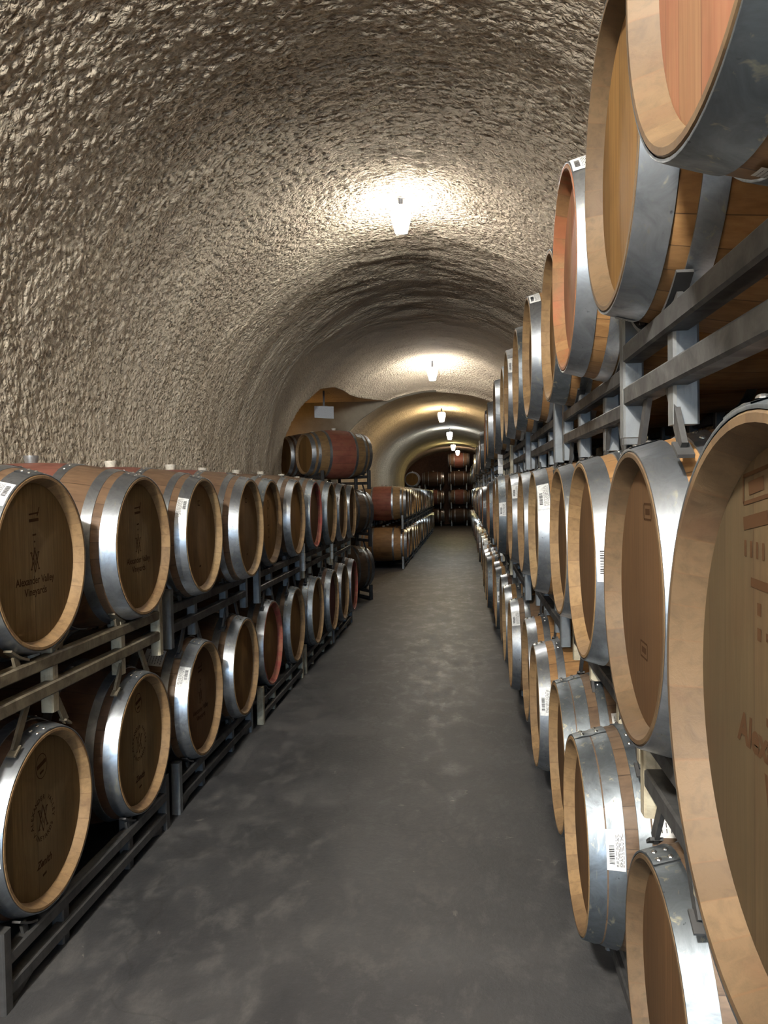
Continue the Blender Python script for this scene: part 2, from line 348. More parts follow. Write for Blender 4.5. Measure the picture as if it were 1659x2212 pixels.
def grid_obj(name, j0, j1):
    idx = np.arange(nY*nT).reshape(nY, nT)[:, j0:j1+1]; q = np.stack([idx[:-1, :-1], idx[:-1, 1:], idx[1:, 1:], idx[1:, :-1]], -1).reshape(-1, 4)
    use, inv = np.unique(q, return_inverse=True); F = inv.reshape(-1, 4)
    me = bpy.data.meshes.new(name); me.vertices.add(len(use)); me.vertices.foreach_set('co', pts[use].ravel())
    me.loops.add(F.size); me.loops.foreach_set('vertex_index', F.ravel().astype(np.int32))
    me.polygons.add(len(F)); me.polygons.foreach_set('loop_start', np.arange(0, F.size, 4, dtype=np.int32)); me.polygons.foreach_set('loop_total', np.full(len(F), 4, dtype=np.int32))
    me.update(calc_edges=True)
    uvl = me.uv_layers.new(name='UVMap'); uvl.data.foreach_set('uv', uvs[use][F.ravel()].ravel())
    me.materials.append(WALL); me.materials.append(PLASTER)
    yc = pts[use][F][:, :, 1].mean(1); yr = np.ptp(pts[use][F][:, :, 1], axis=1); xr = np.ptp(pts[use][F][:, :, 0], axis=1)
    me.polygons.foreach_set('material_index', ((np.abs(yc-BAY1) < .03) & (pts[use][F][:, :, 0].mean(1) < CX)).astype(np.int32))
    me.polygons.foreach_set('use_smooth', np.ones(len(F), bool)); me.update()
    o = bpy.data.objects.new(name, me); COL.objects.link(o); o['kind'] = 'structure'; return o
jr = int(np.searchsorted(td, 35)); jl = int(np.searchsorted(td, 150))
grid_obj('wall_right', 0, jr); grid_obj('ceiling', jr, jl); grid_obj('wall_left', jl, nT-1)
def struct(name, me):
    o = put(name, me); o['kind'] = 'structure'; return o
fy = [MOUTH_Y-3, MOUTH_Y, 0, 4, 7, 9, 11, 14, 17, 22, 27, 32, 37, 40]
V = []; F = []
for i, y in enumerate(fy):
    V += [(-6.5, y, -drop(y)), (1.9, y, -drop(y))]
    if i: b = 2*i; F.append((b-2, b-1, b+1, b))
struct('floor', mesh('floor', V, F, [FLOOR], smooth=False))
b = MB(); b.box((-3, 38.6, -.6), (2, 38.9, 4)); struct('wall_end', b.me('wall_end', [paint_mat('dark_end_wall', (92, 66, 52), (58, 44, 38), .9)], False))
b = MB(); b.box((-6.6, BAY0-.6, -.6), (-6.1, BAY1+.6, 4.2)); struct('wall_side_passage', b.me('wall_side_passage', [PLASTER], False))

# ---------------------------------------------------------------- ceiling lamps
lampmats = {}
def emit(col, e):
    key = (col, e)
    if key not in lampmats:
        m = bpy.data.materials.new('lit_glass'); m.use_nodes = True; t = m.node_tree; t.nodes.clear()
        em = t.nodes.new('ShaderNodeEmission'); em.inputs[0].default_value = (*col, 1); em.inputs[1].default_value = e
        ou = t.nodes.new('ShaderNodeOutputMaterial'); t.links.new(em.outputs[0], ou.inputs[0]); lampmats[key] = m
    return lampmats[key]
WHITE = plain('lamp_white_plastic', (214, 212, 204), .4); GREYM = plain('lamp_grey_metal', (128, 130, 136), .4)
def lamp(x, y, z, col, e, label, s=1.0):
    """vapour-tight lamp hanging from the vault: square housing, tapered lit glass"""
    t = thing('ceiling_lamp', label, 'lamp', (x, y, H0+z), 0, 'lamps along the crown of the vault')
    b = MB(); b.tube((0, 0, 0), (0, 0, .35), .035*s, .01); put('mounting_stem', b.me('stem', [GREYM]), t)
    b = MB(); b.tube((0, 0, -.03*s), (0, 0, -.008), .13*s, .02); put('housing', b.me('lamp_housing', [WHITE]), t)
    b = MB()
    prof = [(-.028, .0), (-.028, .084), (-.085, .088), (-.18, .064), (-.225, .052), (-.235, .0)]
    V = []; n = 24
    for zz, r in prof:
        for i in range(n):
            a = 2*PI*(i+.5)/n; q = 1/max(abs(math.cos(a)), abs(math.sin(a)))**.65; V.append((r*q*math.cos(a)*s, r*q*math.sin(a)*s, zz*s))
    F = [(k*n+i, k*n+(i+1) % n, (k+1)*n+(i+1) % n, (k+1)*n+i)[::-1] for k in range(len(prof)-1) for i in range(n)]
    b.add(V, F); put('glass_shade', b.me('lamp_glass', [emit(col, e)]), t)
    return t
WARM = (1.0, .86, .66); NEUT = (1.0, .95, .87); COOL = (.86, .96, 1.0); ORNG = (1.0, .50, .14)
lamp(-.48, 6.6, 2.29, NEUT, LAMP_E, 'nearest ceiling lamp, a lit white tapered box with square housing hanging from the vault', .95)
lamp(-.52, 14.0, 2.07, NEUT, LAMP_E*1.1, 'second ceiling lamp from the camera, above the mouth of the side passage')
lamp(-.50, 18.8, 1.74, (1.0, .78, .45), LAMP_E*1.1, 'warm yellow ceiling lamp, third from the camera, just inside the lower tunnel')
lamp(-.42, 24.5, 1.66, COOL, LAMP_E*1.0, 'cool white ceiling lamp, fourth from the camera')
lamp(-.40, 31.0, 1.62, (1.0, .86, .40), LAMP_E*.5, 'small yellowish ceiling lamp, fifth from the camera')
lamp(-.27, 35.5, 1.60, (1.0, .74, .52), LAMP_E*.3, 'farthest ceiling lamp, a pinkish glow above the stack at the end wall')
lamp(-.8, -4.0, 1.45, NEUT, LAMP_E*5.5, 'low fill lamp added far behind the camera, out of the picture')  # added fill, hung low to spread light evenly over the near vault
lamp(-1.0, -1.2, 2.08, NEUT, LAMP_E*14.5, 'ceiling lamp just behind the camera, out of the picture')

# orange work lamp inside the side passage, and the grey box hung at its mouth
lamp(-3.75, 14.5, .80, ORNG, 70.0, 'orange lamp inside the side passage, hidden behind the end of the left wall')
t = thing('speaker_box', 'grey box hung from the rock at the mouth of the side passage', 'box', (-2.17, 12.5, H0+1.20), .18)
b = MB()
V = [(-.15,-.10,-.09),(.15,-.10,-.11),(.11,.10,-.09),(-.11,.10,-.07),(-.15,-.10,.09),(.15,-.10,.08),(.11,.10,.08),(-.11,.10,.09)]
b.add(V, [(0,3,2,1),(4,5,6,7),(0,1,5,4),(1,2,6,5),(2,3,7,6),(3,0,4,7)])
bmx = b.me('speaker_housing', [GREYM], False); put('housing', bmx, t)
b = MB(); b.bar((0, .02, .08), (0, .02, .34), .03, .03, (0, 1, 0)); b.box((-.06, -.02, .08), (.06, .06, .10)); put('bracket', b.me('speaker_bracket', [RACK_D], False), t)

# ---------------------------------------------------------------- barrels
L = .97; RE, RB = .283, .350
def rad(x): u = (x-L/2)/(L/2); return RE+(RB-RE)*(1-abs(u)**2.15)
def staves_me(sm, cm):
    b = MB(); prof = [(.040, .254), (.006, .2675), (.0, .271), (.0, .279), (.004, RE)]; mm = [1, 1, 1, 1]
    n = 26
    for i in range(1, n): x = .004+(L-.008)*i/n; prof.append((x, rad(x))); mm.append(0)
    mm.append(0); prof += [(L-.004, RE), (L, .279), (L, .271), (L-.006, .2675), (L-.040, .254)]; mm += [1, 1, 1, 1]
    b.rev(prof, 72, mm=mm); return b.me('barrel_staves', [sm, cm], True, 35)
def head_me(hm):
    b = MB(); V = [(.036, .2565*math.sin(2*PI*i/72), .2565*math.cos(2*PI*i/72)) for i in range(72)]; W = [(.041, y, z) for _, y, z in V]
    V2 = [(.0335, y*.965, z*.965) for _, y, z in V]
    b.add(V2+V+W, [tuple(range(72))]+[(i, 72+i, 72+(i+1) % 72, (i+1) % 72) for i in range(72)]+[(72+i, 144+i, 144+(i+1) % 72, 72+(i+1) % 72) for i in range(72)])
    return b.me('barrel_head', [hm], True, 30)
def hoop_me(x0, x1, mat, seam=False, lap=0.0, extra=.0025):
    b = MB(); n = 6; t = .0035
    def pr(off):
        P = []
        for i in range(n+1):
            x = x0+(x1-x0)*i/n; P.append((x, rad(x)+off))
        return P
    out = pr(extra+.0005)
    if seam: m = len(out)//2; out[m] = (out[m][0], out[m][1]-.0035)
    P = [(x0, rad(x0)-.001)]+[(x0-.0005, rad(x0)+extra-.0005)]+out+[(x1+.0005, rad(x1)+extra-.0005), (x1, rad(x1)-.001)]
    b.rev(P, 72, m=0)
    # riveted overlap
    a0, a1 = lap-.13, lap+.13
    q = [(x, r+.0018) for x, r in out]; q = [(q[0][0], q[0][1]-.003)]+q+[(q[-1][0], q[-1][1]-.003)]
    b.rev(q, 6, 0, a0, a1)
    w = x1-x0; xs = [x0+w*.28, x0+w*.72] if w > .045 else [x0+w*.5]
    for x in xs:
        for a in (lap-.07, lap+.07):
            r = rad(x)+extra+.002; b.dome((x, r*math.sin(a), r*math.cos(a)), (0, math.sin(a), math.cos(a)), .007, .0045, 1)
    return b.me('barrel_hoop', [mat, RIVET], True, 40)
HOOPS = {}
for sty, spans in {'std': ((.0015, .054), (.088, .122), (.262, .296)), 'dbl': ((.0015, .094), (.128, .160), (.270, .304)), 'wide': ((.0015, .060), (.094, .134), (.258, .296))}.items():
    for mk, mt in (('g', STEEL), ('d', STEEL2)):
        HOOPS[sty, mk] = [hoop_me(a, c, mt, sty == 'dbl' and a < .01, lap) for (a, c), lap in zip(spans, (.10, -.25, .3))]
STM = {}; HDM = {}
def stm(s, c):
    if (s, c) not in STM: STM[s, c] = staves_me(ST[s], CH[c])
    return STM[s, c]
def hdm(h):
    if h not in HDM: HDM[h] = head_me(HD[h])
    return HDM[h]
b = MB(); b.rev([(0, .0), (0, .024), (.03, .030), (.036, .030), (.036, 0)], 20)
bungme = {}
for nm, mt in (('w', BUNG), ('s', BUNG2)):
    V = [(y, z, x) for x, y, z in b.V]; bungme[nm] = mesh('barrel_bung', V, b.F, [mt], None, True, 40)
# paper labels with barcode, curved round a hoop or a stave. a = angle about the axis (0 = top, + towards +y)
def sticker_me(x0, x1, a, da, off=.0048, bar=True, torn=False, lines=6):
    b = MB(); n = 8; w = x1-x0
    def strip(u0, u1, v0, v1, o, m, k=4):        # u along x (0..1), v round (0..1)
        V = []
        for i in range(k+1):
            aa = a-da/2+da*(v0+(v1-v0)*i/k)
            for u in (u0, u1):
                x = x0+w*u; r = rad(x)+off+o; V.append((x, r*math.sin(aa), r*math.cos(aa)))
        b.add(V, [(2*i, 2*i+1, 2*i+3, 2*i+2) for i in range(k)], m)
    for k in range(3): strip(k/3, (k+1)/3, 0, 1, 0, 0, n)
    rr = random.Random(int(a*1000)+int(x0*1e4))
    if bar:
        v = .16
        while v < .62:
            d = rr.choice((.012, .02, .03)); strip(.14, .42, v, v+d, .0010, 1, 1); v += d+rr.choice((.012, .02))
    for i in range(lines):
        u = .52+i*.075 if bar else .1+i*.13; v = .1
        while v < .85:
            d = rr.uniform(.03, .12); strip(u, u+.028, v, min(v+d, .9), .0010, 1, 1); v += d+.03
    return b.me('paper_label', [PAPER, INK], True)
# burnt-in marks on the heads; tx to the right and ty up as one faces the head
class Ink:
    def __init__(s): s.g = {'stamp': MB(), 'monogram': MB(), 'lettering': MB()}; s.b = s.g['stamp']
    def to(s, n): s.b = s.g[n]
    def P(s, x, y): return (.0329, -x, y)
    def line(s, x0, y0, x1, y1, w=.004):
        d = math.hypot(x1-x0, y1-y0) or 1; nx, ny = -(y1-y0)/d*w/2, (x1-x0)/d*w/2
        s.b.add([s.P(x0-nx, y0-ny), s.P(x1-nx, y1-ny), s.P(x1+nx, y1+ny), s.P(x0+nx, y0+ny)], [(0, 1, 2, 3)])
    def ring(s, cx, cy, rx, ry, w=.003, n=36):
        for i in range(n):
            a, c = 2*PI*i/n, 2*PI*(i+1)/n; s.line(cx+rx*math.cos(a), cy+ry*math.sin(a), cx+rx*math.cos(c), cy+ry*math.sin(c), w)
    def text(s, txt, cx, cy, size, arc=None, bottom=False, shear=0.0, fat=0.0):
        s.to('lettering')
        """straight line of lettering, or round a circle of radius arc centred on (cx, cy)"""
        if arc is None:
            cu = bpy.data.curves.new('lettering', 'FONT'); cu.body = txt; cu.size = size; cu.align_x = 'CENTER'; cu.align_y = 'CENTER'; cu.shear = shear; cu.offset = fat
            s.glyph(cu, lambda x, y: (cx+x, cy+y)); return
        adv = size*.74; tot = adv*(len(txt)-1)/arc
        for i, ch in enumerate(txt):
            if ch == ' ': continue
            a = (-tot/2+i*adv/arc)
            cu = bpy.data.curves.new('lettering', 'FONT'); cu.body = ch; cu.size = size; cu.align_x = 'CENTER'; cu.align_y = 'CENTER'; cu.offset = fat
            if not bottom: f = lambda x, y, a=a: (cx+(arc+y)*math.sin(a)+x*math.cos(a), cy+(arc+y)*math.cos(a)-x*math.sin(a))
            else: f = lambda x, y, a=a: (cx+(arc-y)*math.sin(a)+x*math.cos(a), cy-(arc-y)*math.cos(a)+x*math.sin(a))
            s.glyph(cu, f)
    def glyph(s, cu, f):
        cu.resolution_u = 3; o = bpy.data.objects.new('lettering', cu); COL.objects.link(o)
        dg = bpy.context.evaluated_depsgraph_get(); me = o.evaluated_get(dg).to_mesh()
        s.b.add([s.P(*f(v.co.x, v.co.y)) for v in me.vertices], [tuple(p.vertices) for p in me.polygons])
        o.evaluated_get(dg).to_mesh_clear(); bpy.data.objects.remove(o); bpy.data.curves.remove(cu)
    def mono(s, cx, cy, h, w=.0045):           # an A and a V laced through each other
        s.to('monogram')
        s.line(cx-.30*h, cy-.36*h, cx, cy+.5*h, w); s.line(cx, cy+.5*h, cx+.30*h, cy-.36*h, w)
        s.line(cx-.30*h, cy+.36*h, cx, cy-.5*h, w); s.line(cx, cy-.5*h, cx+.30*h, cy+.36*h, w)
        s.line(cx-.19*h, cy+.36*h, cx, cy-.2*h, w*.7); s.line(cx, cy-.2*h, cx+.19*h, cy+.36*h, w*.7)
        for q in (-.30, .30): s.line(cx+q*h-.07*h, cy-.36*h, cx+q*h+.07*h, cy-.36*h, w); s.line(cx+q*h-.07*h, cy+.36*h, cx+q*h+.07*h, cy+.36*h, w)
    def me(s): 
        return [(n, b.me('branded_'+n, [BRAND], False)) for n, b in s.g.items() if b.V]
def brand(kind):
    k = Ink()
    if kind == 'ring':
        k.ring(.0, .165, .034, .040, .003); k.line(-.028, .165, .028, .178, .014); k.line(-.012, .143, .012, .148, .008)
        k.text('ALEXANDER VALLEY', 0, -.005, .021, .066, fat=.0006); k.text('VINEYARDS', 0, -.005, .021, .066, True, fat=.0006); k.mono(0, -.005, .086)
        k.text('Zenith', 0, -.150, .034, shear=.35, fat=.0012); k.to('stamp'); k.line(-.012, -.192, .012, -.188, .008)
    elif kind == 'script':
        for i, w in enumerate((.022, .008, .008)): k.line(-w/2, .088-i*.022, w/2, .090-i*.022, .006)
        k.line(-.03, .155, .03, .160, .005); k.line(.02, .150, .034, .178, .005); k.line(-.03, .135, .028, .138, .010)
        k.mono(0, .005, .075); k.text('Alexander Valley', 0, -.058, .034, fat=.0008); k.text('Vineyards', 0, -.094, .034, fat=.0008)
    elif kind == 'boxes':
        for cx, cy in ((.02, .15), (-.02, -.125)):
            k.line(cx-.03, cy, cx+.03, cy, .004); k.line(cx-.03, cy+.03, cx+.03, cy+.03, .004); k.line(cx-.03, cy, cx-.03, cy+.03, .004); k.line(cx+.03, cy, cx+.03, cy+.03, .004); k.line(cx-.018, cy+.015, cx+.018, cy+.015, .012)
    elif kind == 'stamps':
        # block stamps, a short line of figures and dots, the monogram and script below
        k.line(-.105, .225, -.030, .235, .004); k.line(-.105, .198, -.030, .208, .004); k.line(-.105, .225, -.105, .198, .004); k.line(-.030, .235, -.030, .208, .004); k.line(-.090, .213, -.050, .219, .013); k.line(-.105, .178, -.040, .187, .013)
        for i in range(6): k.line(-.100+i*.016, .146, -.100+i*.016, .162, .006)
        k.line(-.085, .122, .04, .120, .009); k.line(-.068, .098, -.058, .098, .012); k.line(-.068, .074, -.058, .074, .012)
        k.mono(-.005, .035, .11, .008); k.text('Alexander Valley', .02, -.030, .042, shear=.15, fat=.0016); k.text('Vineyards', .03, -.072, .042, shear=.15, fat=.0016)
    elif kind == 'small':
        k.line(-.016, .150, .016, .150, .006); k.line(-.016, .172, .016, .172, .004); k.line(-.016, .15, -.016, .172, .004); k.line(0, .15, 0, .172, .004)
        k.line(-.012, -.155, .012, -.152, .009)
    elif kind == 'curl':
        k.ring(.0, .12, .03, .03, .004, 14); k.line(.02, .14, -.03, .03, .004); k.line(-.02, -.02, .02, -.018, .005); k.text('VI', 0, -.06, .05); k.to('stamp'); k.line(-.02, -.1, .02, -.1, .005)
    return k.me()
BR = {k: brand(k) for k in ('ring', 'script', 'boxes', 'stamps', 'small', 'curl')}
STK = {}
def stk(*a):
    if a not in STK: STK[a] = sticker_me(*a)
    return STK[a]

# one barrel as a single mesh, for the ones too far off to show their parts
FAR = {}
def far_me(s, c, h):
    if (s, c, h) in FAR: return FAR[s, c, h]
    b = MB(); prof = [(.040, .0), (.040, .254), (.0, .271), (.0, RE)]; mm = [2, 1, 1]
    for i in range(1, 12): x = L*i/12; prof.append((x, rad(x))); mm.append(0)
    prof += [(L, RE), (L, .271), (L-.04, .254), (L-.04, 0)]; mm += [0, 1, 1, 2]; b.rev(prof, 32, mm=mm)
    for a, c2 in ((.0, .054), (.088, .122), (.262, .296)):
        for q in (0, 1):
            x0, x1 = (a, c2) if not q else (L-c2, L-a)
            b.rev([(x0, rad(x0)), (x0, rad(x0)+.004), (x1, rad(x1)+.004), (x1, rad(x1))], 32, 3)
    for x in (.015, .04, .105): b.dome((x, rad(x)*math.sin(.1), rad(x)*math.cos(.1)), (0, 0, 1), .01, .008, 4, 6)
    x = L/2; V = [(x+.028*math.cos(PI*i/5), .028*math.sin(PI*i/5), RB+zz) for zz in (-.005, .028) for i in range(10)]
    b.add(V, [tuple(range(10, 20))]+[(i, (i+1) % 10, 10+(i+1) % 10, 10+i) for i in range(10)], 5)
    FAR[s, c, h] = b.me('distant_barrel', [ST[s], CH[c], HD[h], STEEL, RIVET, BUNG], True, 35); return FAR[s, c, h]
FLIP = (L, 0, 0)
def barrel(x, y, z, left, label, group, s='oak', c='tan', h='oak', hoops='std', mk='g', mark=None, stickers=(), far=False, rz=None, bung='w'):
    """local x runs from the aisle head into the row; origin is the middle of the aisle end"""
    rz = (PI if left else 0.0) if rz is None else rz
    if far: return thing('wine_barrel', label, 'barrel', (x, y, z), rz, group, far_me(s, c, h))
    t = thing('wine_barrel', label, 'barrel', (x, y, z), rz, group)
    put('staves', stm(s, c), t)
    hd = put('head', hdm(h), t); hb = put('head', hdm(h), t, FLIP, PI)
    for i, nm in enumerate(('head_hoop', 'quarter_hoop', 'bilge_hoop')):
        put(nm, HOOPS[hoops, mk][i], t); put(nm, HOOPS[hoops, mk][i], t, FLIP, PI)
    put('bung', bungme[bung], t, (L/2, 0, RB-.006))
    if mark:
        for nm, me in BR[mark]: put('branded_'+nm, me, hd)
    for a in stickers: put('paper_label', stk(*a), t)
    return t

# ---------------------------------------------------------------- racks
W = .044
XBK = .84
def arc_strip(b, xm, yb, zc, r, sign, a0, a1, n=5):   # curved saddle plate hugging a barrel; sign -1 below it, +1 on top of it
    V = []
    for k in range(n+1):
        a = a0+(a1-a0)*k/n
        for rr in (r, r+.007):
            for xx in (xm-.014, xm+.014): V.append((xx, yb+rr*math.sin(a), zc+sign*rr*math.cos(a)))
    F = []
    for k in range(n): o = 4*k; F += [(o, o+1, o+5, o+4), (o+2, o+6, o+7, o+3), (o, o+4, o+6, o+2), (o+1, o+3, o+7, o+5)]
    F += [(0, 2, 3, 1), (4*n, 4*n+1, 4*n+3, 4*n+2)]; b.add(V, F)
def rack_parts(len_, pitch, upper, XF):
    """steel two-barrel rack, y along the aisle, x into the row, z=0 at its feet"""
    out = []; single = pitch < .1
    e = len_/2-.022; ups = (-e, e) if single else (-e, -.27, .27, e); z0 = -.03 if upper else 0.0
    for xf in (XF, XBK):
        xc = xf+.022 if xf == XF else xf-.022
        for y in ups:
            top = .245 if abs(y) > .3 else .205
            xu = xc if abs(y) > .3 else xc+(.014 if xf == XF else -.014)
            if single: top = .19
            b = MB(); b.tube((xu, y, z0), (xu, y, top), W); out.append(('upright', b, 1))
        for z in (.150, .058):
            b = MB(); b.tube((xc, -e, z), (xc, e, z), W*.96); out.append(('rail', b, 0))
    for y in ups:
        b = MB(); b.tube((XF+.044, y, .105), (XBK-.044, y, .105), .038); out.append(('crossbar', b, 1))
    for xf in (XF, XBK):
        xm = xf+.02 if xf == XF else xf-.02; r = rad(xm)+.0045
        for s in ((0,) if single else (-1, 1)):
            yb = s*pitch/2
            for q in (-1, 1):
                a = q*math.radians(27); b = MB()
                arc_strip(b, xm, yb, .48, r, -1, q*math.radians(15), q*math.radians(35))
                b.bar((xm, yb+(r+.004)*math.sin(a), .48-(r+.004)*math.cos(a)), (xm, yb+(r+.004)*math.sin(a)*.9, .16), .026, .010, (1, 0, 0)); out.append(('cradle', b, 0))
                if upper:
                    b = MB(); zz = .48-.83; a = q*math.radians(31)
                    arc_strip(b, xm, yb, zz, r, 1, q*math.radians(27), q*math.radians(35), 3)
                    b.bar((xm, yb+(r+.006)*math.sin(a), zz+(r+.006)*math.cos(a)), (xm, yb+(r+.008)*math.sin(q*.35)*.7, .05), .028, .010, (1, 0, 0)); out.append(('foot', b, 0))
        if not upper:
            for s in (-1, 1):
                b = MB(); b.bar((xm, s*(e-.03), .006), (xm, s*(e-.18), .05), .03, .012, (1, 0, 0)); out.append(('foot', b, 0))
    return out
RK = {}
def rack(x, yc, z, left, label, group, len_=1.42, pitch=.71, upper=False, style='dark', far=False, rz=None, tags=()):
    XF = .05 if left else .10; key = (round(len_, 3), round(pitch, 3), upper, style, far, XF)
    m0, m1 = {'dark': (RACK_D, RACK_G), 'cream': (RACK_D, RACK_C), 'allcream': (RACK_B, RACK_C), 'grey': (RACK_D, RACK_D)}[style]
    if key not in RK:
        ps = rack_parts(len_, pitch, upper, XF)
        if far:
            b = MB()
            for nm, q, mi in ps: b.add(q.V, q.F, mi)
            RK[key] = b.me('barrel_rack', [m0, m1], True, 40)
        else: RK[key] = [(nm, q.me('rack_'+nm, [m1 if mi else m0], True, 40)) for nm, q, mi in ps]
    rz = (PI if left else 0.0) if rz is None else rz
    if far: return thing('barrel_rack', label, 'rack', (x, yc, z), rz, group, RK[key])
    t = thing('barrel_rack', label, 'rack', (x, yc, z), rz, group)
    for nm, me in RK[key]: put(nm, me, t)
    e = len_/2-.022
    for s in tags:                             # white tape wrapped on the end post
        b = MB()
        for k in range(3): b.box((XF-.004, s*e-.0235, .03+k*.077), (XF+.0455, s*e+.0235, .103+k*.077), 0)
        put('tape_label', b.me('tape_label', [PAPER], False), t)
    return t

ORD = ['first', 'second', 'third', 'fourth', 'fifth', 'sixth', 'seventh', 'eighth', 'ninth', 'tenth', 'eleventh', 'twelfth', 'thirteenth', 'fourteenth', 'fifteenth', 'sixteenth', 'seventeenth', 'eighteenth']
TN = {1: 'bottom', 2: 'middle', 3: 'top'}
TZ = {1: .48, 2: 1.31, 3: 2.14, 4: 2.97}
S0 = (.004, .052, 1.1, .32)                        # label on the head hoop, aisle side
# ---- left row, two tiers.  For left barrels +angle turns towards the camera
LEFT = {
 1: [(-1.352, 1.70, {}), 
     (-1.350, 2.47, dict(s='dark', h='olive', mark='ring', stickers=[(.006, .052, 1.52, .36)], label='bottom-left barrel nearest the camera, round vineyard stamp and Zenith burnt on its head')),
     (-1.345, 3.24, dict(s='dark', h='olive', mark='ring', label='barrel with faint round stamp, second in view in the bottom left row')),
     (-1.319, 3.955, dict(s='aged', h='brown', mark='script', hoops='wide', stickers=[(.006, .056, .98, .34), (.14, .235, .7, .30, .0015, False)], label='barrel with barcode label on its hoop, third along the bottom left row')),
     (-1.305, 4.67, dict(s='aged', h='gold', hoops='wide', label='barrel with dripped streaks on its bright rim, fourth along the bottom left row')),
     (-1.318, 5.400, dict(s='aged', h='gold', c='red', label='barrel with wine-red rim on its right side, in the bottom left row')),
     (-1.300, 6.13, dict(s='aged', h='gold', mk='d', label='golden-headed barrel just beyond the red-rimmed one in the bottom left row')),
     (-1.270, 6.845, dict(s='aged', h='gold', hoops='dbl', mk='d', label='golden-headed barrel with wide double head hoop, in the bottom left row')),
     (-1.246, 7.56, dict(s='dark', h='plum', stickers=[(.14, .235, .9, .30, .0015, False)], mk='d', label='barrel with plum-stained head and a white label, in the bottom left row')),
     (-1.25, 8.28, dict(s='aged', h='brown', label='narrow-looking barrel just beyond the plum-headed one in the bottom left row')),
     (-1.25, 9.00, dict(s='aged', h='brown', c='red', label='tenth barrel of the bottom left row, its rim a dull red')),
     ],
 2: [(-1.354, 1.72, {}),
     (-1.350, 2.47, dict(s='rosy', h='olive', mark='script', stickers=[(.004, .052, .70, .34)], label='nearest barrel of the upper left row, faint vineyard script on its head')),
     (-1.305, 3.19, dict(s='rosy', h='olive', mark='script', bung='s', c='tan', hoops='dbl2', label='upper left barrel with a reddish gap between its two front hoops')),
     (-1.285, 3.90, dict(s='rosy', h='oak', c='pale', mark='small', stickers=[(.004, .052, 1.05, .34)], label='upper left barrel with barcode label and bright hoop, third in the row')),
     (-1.240, 4.61, dict(s='rosy', h='oak', c='pale', mark='small', label='upper left barrel with pale rim and a small black square stamp')),
     (-1.295, 5.36, dict(s='rosy', h='gold', mark='curl', mk='d', label='upper left barrel with dark curled writing on its golden head')),
     (-1.277, 6.11, dict(s='aged', h='gold', label='upper left barrel with a broad shiny hoop and golden head, sixth in the row')),
     (-1.268, 6.83, dict(s='aged', h='brown', c='red', mk='d', label='upper left barrel with a pink wine-stained rim')),
     (-1.248, 7.54, dict(s='aged', h='olive', mk='d', label='upper left barrel just beyond the one with the pink rim')),
     (-1.25, 8.26, dict(s='dark', h='brown', stickers=[(.004, .052, 1.1, .36)], label='upper left barrel with a white label on its dark hoop, ninth in the row')),
     (-1.25, 8.98, dict(s='dark', h='brown', label='last barrel of the upper left row, dark, beside the turned stack')),
     ]}
HOOPS['dbl2', 'g'] = HOOPS['wide', 'g']
for tier, rows in LEFT.items():
    for i, (x, y, d) in enumerate(rows):
        d = dict(d); lab = d.pop('label', 'wine barrel beside the camera in the %s left row, cut off by the picture edge' % ('bottom' if tier == 1 else 'upper'))
        barrel(x, y, TZ[tier]-drop(y), True, lab, 'barrels in the %s row on the left' % ('bottom' if tier == 1 else 'upper'), **d)
LR = [(2.08+.02, 1.46), (3.62+.66, 1.46), (5.78, 1.46), (7.17, 1.40), (8.63, 1.40)]
lnames = {1: ['dark rack on the floor under the nearest bottom left barrels', 'dark floor rack under the third and fourth barrels of the bottom left row', 'floor rack with cream posts under the red-rimmed barrel on the left',
              'floor rack with cream posts under the plum-headed barrel on the left', 'last floor rack of the near left row, beside the turned stack'],
          2: ['dirty cream rack carrying the nearest upper left barrels', 'dark grey rack carrying the third and fourth upper left barrels', 'dark rack under the fifth and sixth upper left barrels',
              'rack with white tape on its end post, under the upper left barrel with pink rim', 'farther rack with white tape on its post, at the end of the upper left row']}
L1R = [(1.35, 'beside'), (2.88, 0), (4.30, 1), (5.80, 2), (7.19, 3), (8.64, 4)]
LP = {1: (.77, .715, .73, .715, .72), 2: (.72, .71, .75, .71, .72)}
LC = {1: (2.855, 4.3125, 5.765, 7.2025, 8.64), 2: (2.83, 4.255, 5.735, 7.185, 8.62)}
for tier in (1, 2):
    for yc, k in L1R:
        if k != 'beside': yc = LC[tier][k]
        if k == 'beside': 
            rack(-1.31, 1.36, TZ[tier]-.48, True, 'barrel rack beside the camera in the %s left row, outside the picture' % ('bottom' if tier == 1 else 'upper'), 'racks of the %s left row' % ('bottom' if tier == 1 else 'upper'), 1.33, .72, tier == 2); continue
        st = {(1, 0): 'grey', (1, 1): 'dark', (1, 2): 'cream', (1, 3): 'cream', (1, 4): 'dark', (2, 0): 'allcream', (2, 1): 'dark', (2, 2): 'dark', (2, 3): 'cream', (2, 4): 'cream'}[tier, k]
        ax = -1.31 if k < 2 else -1.275
        rack(ax, yc, TZ[tier]-.48-drop(yc), True, lnames[tier][k], 'racks of the %s left row' % ('bottom' if tier == 1 else 'upper'), 1.33, LP[tier][k], tier == 2, st,
             tags=(1,) if (tier == 2 and k in (3, 4)) else ())

